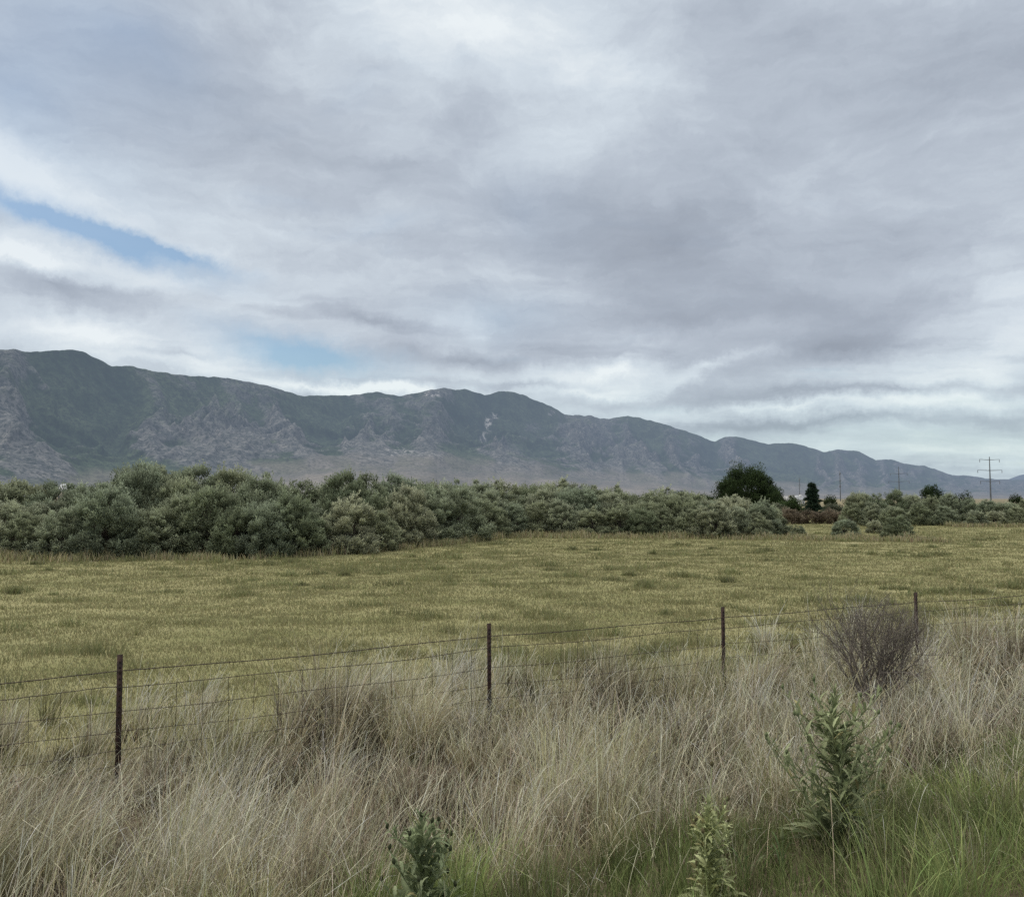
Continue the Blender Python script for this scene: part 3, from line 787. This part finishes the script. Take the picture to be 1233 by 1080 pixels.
# conifer
def conifer(px, toppy, wpx, Y):
    x = ray(px, 600).x * Y; z = gz1(x, Y); h = at(px, toppy, Y).z - z; w = wpx / F * Y
    t = thing('conifer', (x, Y, z), 'dark conical conifer standing right of the large dark tree', 'tree')
    V, Fc = tubes([(np.array([[0, 0, -.1], [0, 0, h * .5], [0, 0, h * .99]]), [.22, .13, .02])], 7); mesh_np('trunk', V, Fc, BARK, t)
    PP, NN, CC = [], [], []
    for k in range(190):
        u = rng.uniform(0, 1)**.9; zz = h * (.08 + .92 * u); rl = w / 2 * 1.1 * (1.02 - u)**.5 * rng.uniform(.8, 1.1) * (1 + .15 * math.sin(u * 40)); th = rng.uniform(0, 6.28)
        m = 120; q = rng.uniform(.15, 1, m)
        p = np.stack([np.cos(th) * rl * q, np.sin(th) * rl * q, zz - .18 * rl * q + .0 * q], -1) + rng.normal(0, .13, (m, 3)) * (1.2 - q)[:, None] * 1.5
        PP.append(p); d = np.array([math.cos(th), math.sin(th), -.1]) + rng.normal(0, .5, (m, 3)); NN.append(d)
        CC.append(np.array([.022, .038, .024]) * (1 + q[:, None] * .8) * rng.uniform(.7, 1.3))
    P = np.concatenate(PP); V, Fq = leaf_quads(P, np.concatenate(NN), np.full(len(P), .22))
    mesh_np('crown', V, Fq, DARKLEAF, t, np.repeat(np.concatenate(CC), 4, 0))
conifer(978, 583, 24, 135)
# rusty scrub and pale scrub between hedge and belt
for k, (px, top, w, Y, lab) in enumerate([(948, 614, 30, 92, 'rust-brown scrub bush leftmost in the reddish thicket'), (972, 615, 32, 94, 'rust-brown scrub bush in the middle of the reddish thicket, below the conifer'),
        (998, 616, 30, 93, 'rust-brown scrub bush right of centre in the reddish thicket'), (1020, 617, 26, 92, 'rust-brown scrub bush rightmost in the reddish thicket beside the hedge')]):
    other_tree('scrub_bush', px, top, w, Y, (.11, .085, .06), (.24, .195, .14), 50, 6000, lab, cat='bush', group='rusty scrub bushes', cr=.45, shape='dome', bottom=.0)
for k, (px, top, w, Y, lab) in enumerate([(1003, 608, 26, 112, 'pale grey-green scrub behind the reddish thicket, left one'), (1022, 606, 24, 114, 'pale grey-green scrub behind the reddish thicket, right one'),
        (938, 608, 22, 100, 'grey-green scrub between the large dark tree and the reddish thicket')]):
    other_tree('scrub_bush', px, top, w, Y, (.075, .085, .055), (.19, .20, .14), 40, 5000, lab, cat='bush', group='pale scrub bushes', cr=.5, shape='dome', bottom=.0)

# ------------------------------------------------------------------ houses (far, tiny)
def house(name, px, ridgepy, wpx, Y, wall, roof, label, dpth=7, rz=0):
    x = ray(px, 600).x * Y; z = gz1(x, Y); h = at(px, ridgepy, Y).z - z; w = wpx / F * Y; eh = h * .62
    t = thing(name, (x, Y, z), label, 'house', None, rz)
    Boxes().box((0, 0, eh / 2), (w, dpth, eh)).build('wall', wall, t)
    ov = .35
    V = [(-w / 2 - ov, -dpth / 2 - ov, eh - .1), (w / 2 + ov, -dpth / 2 - ov, eh - .1), (w / 2 + ov, 0, h), (-w / 2 - ov, 0, h), (-w / 2 - ov, dpth / 2 + ov, eh - .1), (w / 2 + ov, dpth / 2 + ov, eh - .1)]
    V += [(a_, b_, c_ + .15) for a_, b_, c_ in V]
    Fc = [(0, 1, 2, 3), (3, 2, 5, 4), (6, 9, 8, 7), (9, 10, 11, 8), (0, 6, 7, 1), (5, 11, 10, 4), (0, 3, 9, 6), (3, 4, 10, 9), (1, 7, 8, 2), (2, 8, 11, 5)]
    rf = mesh_np('roof', V, Fc, roof, t)
    Boxes().box((w * .2, -1, h - .1), (.6, .6, 1.0)).build('chimney', wall, rf)
    for s_ in (-.28, .28):
        Boxes().box((w * s_, -dpth / 2 - .02, eh * .55), (w * .13, .08, eh * .32)).build('window', GLASSD, t)
    Boxes().box((0, -dpth / 2 - .02, eh * .38), (w * .09, .08, eh * .72)).build('door', TANW, t)
    return t
house('house', 42, 587, 8, 300, WHITEW, ROOFW, 'small house with a white roof showing above the left belt')
house('shed', 80, 583, 12, 420, TANW, ROOFW, 'long pale-roofed shed farther back above the left belt', 9)
house('house', 948, 598, 11, 230, TANW, ROOFM, 'small white house between the large dark tree and the conifer')
house('house', 961, 597, 8, 300, WHITEW, ROOFW, 'tiny pale house left of the conifer, behind the small white house')

# ------------------------------------------------------------------ power pylons
def pylon(px, toppy, Y, rz, arms, label, H=None):
    x = ray(px, 600).x * Y; z = 0.0; H = at(px, toppy, Y).z - z
    t = thing('power_pylon', (x, Y, z), label, 'pylon', 'steel power pylons', rz)
    V, Fc = tubes([(np.array([[0, 0, -.5], [0, 0, H * .5], [0, 0, H]]), [.52, .40, .24])], 8); mesh_np('pole', V, Fc, STEELP, t)
    for dz, hw in arms:
        zc = H - dz
        V, Fc = tubes([(np.array([[-hw, 0, zc + .35], [-hw * .5, 0, zc + .1], [0, 0, zc], [hw * .5, 0, zc + .1], [hw, 0, zc + .35]]), [.11, .16, .22, .16, .11])], 6)
        arm = mesh_np('crossarm', V, Fc, STEELP, t)
        for s_ in (-1, 1):
            V, Fc = tubes([(np.array([[s_ * hw, 0, zc + .3], [s_ * hw, 0, zc - .5], [s_ * hw, 0, zc - 1.7]]), [.13, .17, .13])], 6)
            mesh_np('insulator', V, Fc, INSUL, arm)
    return t
pylon(1193, 550, 545, R(5), [(2.0, 6.8), (9.0, 8.4), (16.2, 6.6)], 'nearest and tallest steel power pylon, at the far right with three crossarms')
pylon(1083, 562, 715, R(-18), [(6.0, 6.6), (12.8, 8.0)], 'second power pylon from the right with two wide crossarms against the mountains')
pylon(1012, 567, 830, R(75), [(2.5, 6.0), (9.5, 7.0), (15, 6)], 'power pylon seen nearly edge-on, left of the two wide-armed ones')
pylon(963, 575, 1090, R(80), [(2.5, 5.5), (9.5, 6.5)], 'faintest, leftmost power pylon just left of the conifer')

# ------------------------------------------------------------------ dead shrub
def dead_shrub(px, Y, label):
    x = ray(px, 600).x * Y; z = gz1(x, Y)
    t = thing('dead_shrub', (x, Y, z), label, 'shrub')
    limbs, twigs = [], []
    def grow(p, d, L, r, lev):
        n = 5; P = [p.copy()]; dd = d.copy()
        for k in range(n):
            dd = dd + rng.normal(0, .045 if lev == 0 else .10, 3) + np.array([0, 0, .05 if lev < 3 else .03]); dd /= np.linalg.norm(dd)
            P.append(P[-1] + dd * L / n)
        P = np.array(P)
        (limbs if lev < 2 else twigs).append((P, r * np.linspace(1, .55, n + 1)))
        if lev >= 4: return
        m = [4, 5, 4, 4][lev]
        for k in range(m):
            u = int(rng.integers(2, n + 1)) if k else n
            nd = dd + rng.normal(0, .50 if lev else .42, 3) + np.array([0, 0, .10]); nd /= np.linalg.norm(nd)
            grow(P[u], nd, L * rng.uniform(.5, .72), r * .48, lev + 1)
    dirs = [(math.sin(a_) , rng.uniform(-.25, .25), math.cos(a_)) for a_ in np.linspace(-.52, .98, 15)]
    for dx, dy, dz in dirs:
        d = np.array([dx + rng.normal(0, .08), dy, dz]); d /= np.linalg.norm(d)
        grow(np.array([rng.normal(0, .04), rng.normal(0, .04), -.02]), d, .78 - .12 * abs(dx - .1), .019, 0)
    V, Fc = tubes(limbs, 6); mesh_np('branches', V, Fc, TWIG, t)
    V, Fc = tubes(twigs, 3); mesh_np('twigs', V, Fc, TWIG, t)
    mx_ = np.percentile(V[:, 2], 99.7); print('shrub h', mx_, V[:, 0].min(), V[:, 0].max())
    want = at(px, 703, Y).z - z
    q_ = want / mx_; t.scale = (q_ * .92, q_ * .8, q_)
rng = np.random.default_rng(21)
dead_shrub(1040, 10.7, 'leafless grey-brown twiggy shrub at the fence beside the fourth post')

# ------------------------------------------------------------------ leafy weeds
def leaf_strip(root, d, L, W, fold, droop, teeth, n=9):
    """long lance leaf with a toothed edge and a midrib fold"""
    d = d / np.linalg.norm(d); up = np.array([0, 0, 1.0]); sd = np.cross(d, up); sd /= np.linalg.norm(sd) + 1e-9
    V, Fq = [], []
    for k in range(n + 1):
        u = k / n; c = root + d * L * u + up * (-droop * L * u * u + .10 * L * math.sin(u * 3))
        w = W * (math.sin(math.pi * min(1, u * .92 + .06))**.8) * (1 + (teeth if k % 2 else -teeth)) + .001
        nrm = np.cross(sd, d)
        tw = .25 * math.sin(u * 7)
        V += [c - sd * w / 2 + nrm * (fold * w + tw * w * .3), c, c + sd * w / 2 + nrm * (fold * w - tw * w * .3)]
        if k < n:
            b = k * 3; Fq += [(b, b + 1, b + 4, b + 3), (b + 1, b + 2, b + 5, b + 4)]
    return np.array(V), np.array(Fq)
def weed(px, Y, toppy, label, name, cols, nleaf, Lmax, Wmax, branches, spread, budcol, stalk=0, teeth=.18, cat='weed', lowbush=0):
    x = ray(px, 600).x * Y; z = gz1(x, Y); H = at(px, toppy, Y).z - z
    t = thing(name, (x, Y, z), label, cat)
    stems = [(np.array([[0, 0, -.02], [.01, 0, H * .35], [-.01, .01, H * .7], [.0, 0, H * .96]]), [.009, .007, .005, .003])]
    LV, LF, LC = [], [], []; b = 0; tips = [np.array([0, 0, H * .96])]
    def add_leaf(root, d, L, W, tone):
        nonlocal b
        V, Fq = leaf_strip(root, d, L, W, .22, rng.uniform(-.05, .35), teeth)
        c0 = np.array(cols[0]); c1 = np.array(cols[1]); f = rng.uniform(0, 1)
        c = (c0 * (1 - f) + c1 * f) * tone
        if rng.uniform() < .035: c = np.array([.31, .28, .14]) * tone
        cc = np.repeat(c[None], len(V), 0); cc[1::3] *= 1.35
        LV.append(V); LF.append(Fq + b); LC.append(cc); b += len(V)
    def leaves_on(P, n, Ls, Ws, up):
        for k in range(n):
            u = (k + rng.uniform(0, .8)) / n; seg_ = u * (len(P) - 1); i0 = min(int(seg_), len(P) - 2); r_ = P[i0] + (P[i0 + 1] - P[i0]) * (seg_ - i0)
            th = k * 2.4 + rng.uniform(-.4, .4); el = up + .5 * u + rng.uniform(-.2, .2)
            d = np.array([math.cos(th) * math.cos(el), math.sin(th) * math.cos(el), math.sin(el)])
            sc_ = (1 - .68 * u) * rng.uniform(.75, 1.15)
            add_leaf(r_, d, Ls * sc_, Ws * sc_, rng.uniform(.75, 1.2))
    leaves_on(stems[0][0], nleaf, Lmax, Wmax, .62)
    for k in range(branches):
        u = .05 + .78 * k / branches; th = k * 2.4 + 1 + rng.uniform(-.5, .5); r0 = np.array([0, 0, H * u * .9])
        out = spread * (.75 + 1.0 * u - 1.5 * u * u) * rng.uniform(.6, 1.25); hz = H * (.42 - .24 * u) * rng.uniform(.75, 1.35)
        T = np.linspace(0, 1, 5); P = np.stack([r0[0] + math.cos(th) * out * T**.8, r0[1] + math.sin(th) * out * T**.8, r0[2] + hz * T**1.2], -1)
        stems.append((P, np.linspace(.005, .0022, 5))); tips.append(P[-1])
        leaves_on(P, max(10, nleaf // 6), Lmax * .66, Wmax * .8, .5)
    for k in range(lowbush):
        th = rng.uniform(0, 6.28); el = rng.uniform(.1, 1.0)
        add_leaf(np.array([rng.normal(0, .03), rng.normal(0, .03), .02]), np.array([math.cos(th) * math.cos(el), math.sin(th) * math.cos(el), math.sin(el)]), Lmax * rng.uniform(.8, 1.3), Wmax * 1.3, rng.uniform(.6, 1.))
    if stalk:
        stems.append((np.array([[0, 0, H * .9], [.012, 0, H * .95 + stalk * .5], [.02, 0, H + stalk]]), [.004, .003, .002])); tips[0] = np.array([.02, 0, H + stalk])
    V, Fc = tubes(stems, 5); mesh_np('stem', V, Fc, WEED, t, np.tile(np.array(cols[1]) * 1.1, (len(V), 1)))
    mesh_np('leaves', np.concatenate(LV), np.concatenate(LF), WEED, t, np.concatenate(LC))
    # buds: small pointed bulbs at each branch tip
    bud = None
    P = np.array([[0, 0, 0], [0, 0, .006], [0, 0, .014], [0, 0, .022], [0, 0, .03]]); 
    for q in tips:
        if bud is None:
            V, Fc = tubes([(P, [.003, .008, .010, .008, .002])], 7); bud = mesh_np('flower_bud', V, Fc, WEED, t, np.tile(np.array(budcol), (len(V), 1)), smooth=True); o = bud
        else: o = link_copy(bud, t)
        o.location = q; o.rotation_euler = (rng.uniform(-.3, .3), rng.uniform(-.3, .3), 0)
rng = np.random.default_rng(8)
weed(1000, 5.1, 826, 'tall dark green branching thistle-like weed in the verge below the dead shrub', 'tall_weed', [(.105, .13, .058), (.31, .34, .19)], 72, .29, .040, 32, .40, (.17, .20, .10), lowbush=26)
weed(511, 4.35, 978, 'dark green weed with toothed leaves and dark buds at the bottom, left of centre', 'tall_weed', [(.10, .13, .06), (.29, .33, .19)], 60, .25, .042, 16, .22, (.06, .07, .035), lowbush=20)
weed(848, 4.25, 962, 'pale green woolly weed with one thin bare stalk, at the bottom edge', 'woolly_weed', [(.26, .285, .13), (.43, .46, .25)], 100, .18, .032, 11, .12, (.14, .12, .06), stalk=.16, teeth=.3, lowbush=10)
def bud_plant(px, Y, toppy, label):
    x = ray(px, 600).x * Y; z = gz1(x, Y); H = at(px, toppy, Y).z - z
    t = thing('salsify_plant', (x, Y, z), label, 'wildflower', 'salsify plants with closed buds')
    V, Fc = tubes([(np.array([[0, 0, -.02], [.006, 0, H * .5], [0, 0, H * .86]]), [.0035, .003, .0025])], 5)
    mesh_np('stem', V, Fc, WEED, t, np.tile([.16, .2, .09], (len(V), 1)))
    zz = H - .085; P = np.array([[0, 0, zz], [0, 0, zz + .012], [0, 0, zz + .028], [0, 0, zz + .05], [0, 0, zz + .085]])
    V, Fc = tubes([(P, [.003, .010, .011, .006, .001])], 7); mesh_np('flower_bud', V, Fc, WEED, t, np.tile([.22, .25, .12], (len(V), 1)), smooth=True)
    LV, LF = [], []; b = 0
    for k in range(5):
        th = rng.uniform(0, 6.28); V, Fq = leaf_strip(np.array([0, 0, rng.uniform(0, H * .4)]), np.array([math.cos(th) * .5, math.sin(th) * .5, .9]), rng.uniform(.15, .28), .008, .1, .3, 0)
        LV.append(V); LF.append(Fq + b); b += len(V)
    mesh_np('leaves', np.concatenate(LV), np.concatenate(LF), WEED, t, np.tile([.10, .15, .06], (b, 1)))
bud_plant(890, 4.6, 1007, 'shorter closed salsify bud on a thin stem, right of the pale woolly weed')
bud_plant(934, 4.7, 992, 'taller closed salsify bud on a thin stem, just left of the tall dark weed')

# ------------------------------------------------------------------ world: sky with layered cloud
w = bpy.data.worlds.new('World'); scene.world = w; w.use_nodes = True; w.node_tree.nodes.clear()
t = NT(w.node_tree)
tc = t.n.new('ShaderNodeTexCoord').outputs['Generated']
SUN_EL, SUN_ROT = R(44), R(-72)
sky = t.n.new('ShaderNodeTexSky'); sky.sky_type = 'NISHITA'; sky.sun_disc = False
sky.sun_elevation = SUN_EL; sky.sun_rotation = SUN_ROT; sky.air_density = 1.0; sky.dust_density = .6; sky.ozone_density = 1.2
sep = t.n.new('ShaderNodeSeparateXYZ'); t.l.new(tc, sep.inputs[0])
X_, Y_, Z_ = sep.outputs
azn = t.math('ARCTAN2', X_, Y_); eln = t.math('ARCSINE', Z_)
zc = t.math('ADD', t.math('MAXIMUM', Z_, 0.), .10)
cv = t.n.new('ShaderNodeCombineXYZ'); t.l.new(t.math('DIVIDE', X_, zc), cv.inputs[0]); t.l.new(t.math('DIVIDE', Y_, zc), cv.inputs[1]); PL = cv.outputs[0]
cv = t.n.new('ShaderNodeCombineXYZ'); t.l.new(azn, cv.inputs[0]); t.l.new(eln, cv.inputs[1]); AE = cv.outputs[0]
# rotate the cloud-layer frame so that streets run down to the right
mp = t.n.new('ShaderNodeMapping'); mp.inputs['Rotation'].default_value = (0, 0, R(18)); mp.inputs['Scale'].default_value = (.75, 1.15, 1); t.l.new(PL, mp.inputs[0]); PLr = mp.outputs[0]
wn = t.noise(AE, 4.5, 9, .68, 0, out=1)
warp = t.vmath('MULTIPLY', t.vmath('SUBTRACT', wn, (.5, .5, .5)), (.17, .085, 0.))
AEw = t.vmath('ADD', AE, warp)
def blob(px, py, rx_, ry_, rot, amp):
    d = ray(px, py).normalized(); a_ = math.atan2(d.x, d.y); e_ = math.asin(d.z)
    m_ = t.n.new('ShaderNodeMapping'); m_.vector_type = 'TEXTURE'
    m_.inputs['Location'].default_value = (a_, e_, 0); m_.inputs['Rotation'].default_value = (0, 0, R(rot)); m_.inputs['Scale'].default_value = (rx_ * 1.6 / F, ry_ * 1.6 / F, 1)
    t.l.new(AEw, m_.inputs[0])
    g_ = t.n.new('ShaderNodeTexGradient'); g_.gradient_type = 'QUADRATIC_SPHERE'; t.l.new(m_.outputs[0], g_.inputs[0])
    return g_.outputs['Fac'], amp
def sumblobs(start, lst):
    v = start
    for args in lst:
        f_, amp = blob(*args); v = t.math('MULTIPLY_ADD', f_, amp, v)
    return v
big = t.noise(PLr, .55, 5, .5, .4); mid = t.noise(PLr, 1.5, 8, .58, .3); fin = t.noise(t.scale(PL, (.8, 1.6, 1.)), 3.2, 6, .62, .3)
B = t.math('MULTIPLY_ADD', t.math('SUBTRACT', big, .5), .9, .58)
B = t.math('MULTIPLY_ADD', t.math('SUBTRACT', mid, .5), .34, B)
aen = t.noise(t.scale(AEw, (3.2, 7.5, 1.)), 1.6, 9, .64, .35)
B = t.math('MULTIPLY_ADD', t.math('SUBTRACT', aen, .5), .85, B)
B = t.math('MULTIPLY_ADD', t.math('SUBTRACT', fin, .5), .10, B)
fib = t.noise(t.scale(AEw, (2.2, 11., 1.)), 3.0, 7, .6, .2)
B = t.math('MULTIPLY_ADD', t.math('SUBTRACT', fib, .5), .22, B)
lens = t.mr(t.noise(t.vmath('ADD', t.scale(AE, (2.6, 19., 1.)), t.scale(wn, (.5, .9, 0.))), 1.5, 6, .52), .54, .66)
B = t.math('MULTIPLY_ADD', t.math('MULTIPLY', lens, t.mr(eln, .14, .36, 1., .15)), -.13, B)
B = sumblobs(B, [
    (20, 215, 170, 60, -18, .68), (560, 40, 300, 100, -12, .44), (670, 190, 170, 110, -30, .18), (10, 318, 230, 32, -6, .62), (110, 400, 260, 28, -3, .55),
    (380, 462, 200, 10, -5, .42), (250, 430, 130, 14, 0, .3), (620, 340, 220, 45, 0, .22), (190, 350, 160, 30, 0, .22), (300, 330, 200, 40, -8, .15), (740, 448, 110, 20, 0, .60), (700, 468, 80, 10, 0, .3), (1190, 420, 150, 60, 20, .40), (960, 490, 220, 11, 0, .42),
    (1150, 540, 260, 26, 0, .35), (560, 400, 70, 22, 0, .3), (870, 440, 120, 12, 12, .45), (480, 470, 80, 10, 0, .4),
    (330, 170, 260, 120, -15, -.14), (800, 300, 280, 110, -18, -.58), (1160, 110, 300, 100, -12, -.36), (985, 418, 130, 22, 4, -.55), (120, 352, 110, 18, 0, -.55), (40, 345, 80, 12, -12, -.3),
    (850, 385, 200, 26, 0, -.32), (560, 435, 130, 14, 0, -.45), (450, 392, 90, 10, -8, -.35), (1060, 470, 260, 9, 0, -.38), (1000, 508, 260, 8, 0, -.3), (620, 462, 120, 6, 0, -.3), (1060, 310, 160, 50, 0, -.1), (230, 425, 90, 7, 0, -.3)])
cloud = t.ramp(B, [(.0, (.285, .322, .385)), (.28, (.350, .395, .465)), (.5, (.435, .487, .560)), (.75, (.575, .640, .705)), (1., (.75, .80, .83))])
# low sky turns slightly green-yellow
low = t.mr(eln, .03, .20, 1., 0.)
cloud = t.mix(t.math('MULTIPLY', low, .75), cloud, t.mix(1., cloud, (.97, 1.04, .985), 'MULTIPLY'))
# overhead, out of the frame, the cloud deck is raised to add light to the ground
cloud = t.mix(t.mr(eln, .66, 1.1), cloud, (1.75, 1.72, 1.62))
gap = sumblobs(t.math('MULTIPLY', t.mr(mid, .56, .75), .22), [
    (70, 272, 175, 19, -13, 1.0), (205, 306, 90, 9, -12, .9), (385, 432, 92, 19, -6, 1.5), (320, 405, 90, 18, -10, .6), (130, 296, 110, 12, -13, .5), (40, 110, 170, 150, -50, .42), (600, 385, 110, 34, 0, .28),
    (1120, 525, 260, 34, 0, .30), (640, 250, 90, 60, -30, .14), (150, 40, 150, 60, -20, .3)])
gapf = t.math('MINIMUM', t.math('MAXIMUM', gap, 0.), .9)
bgS = t.n.new('ShaderNodeBackground'); t.l.new(t.mix(1., sky.outputs[0], (.98, 1.06, 1.06), 'MULTIPLY'), bgS.inputs[0]); bgS.inputs[1].default_value = .095
bgC = t.n.new('ShaderNodeBackground'); t.l.new(cloud, bgC.inputs[0]); bgC.inputs[1].default_value = 1.10
mx = t.n.new('ShaderNodeMixShader'); t.l.new(gapf, mx.inputs[0]); t.l.new(bgC.outputs[0], mx.inputs[1]); t.l.new(bgS.outputs[0], mx.inputs[2])
wo = t.n.new('ShaderNodeOutputWorld'); t.l.new(mx.outputs[0], wo.inputs[0])

sd = bpy.data.lights.new('sun', 'SUN'); sun = bpy.data.objects.new('sun', sd); COL.objects.link(sun)
sd.energy = 1.5; sd.angle = R(12); sd.color = (1, .93, .82)
# NISHITA: sun_rotation 0 is +Y, positive turns towards +X
sdir = Vector((math.sin(SUN_ROT) * math.cos(SUN_EL), math.cos(SUN_ROT) * math.cos(SUN_EL), math.sin(SUN_EL)))
sun.rotation_euler = (-sdir).to_track_quat('-Z', 'Y').to_euler(); sun.location = (0, 0, 30)

scene.view_settings.view_transform = 'Standard'; scene.view_settings.look = 'None'; scene.view_settings.exposure = 0
scene.render.engine = 'CYCLES'
scene.cycles.use_denoising = False
scene.cycles.max_bounces = 5; scene.cycles.diffuse_bounces = 3; scene.cycles.transmission_bounces = 3
for tr, cr in protos:
    if tr.parent is None: bpy.data.objects.remove(tr); bpy.data.objects.remove(cr)
import time
print('clumps', NCL, 'objects', len(bpy.data.objects))
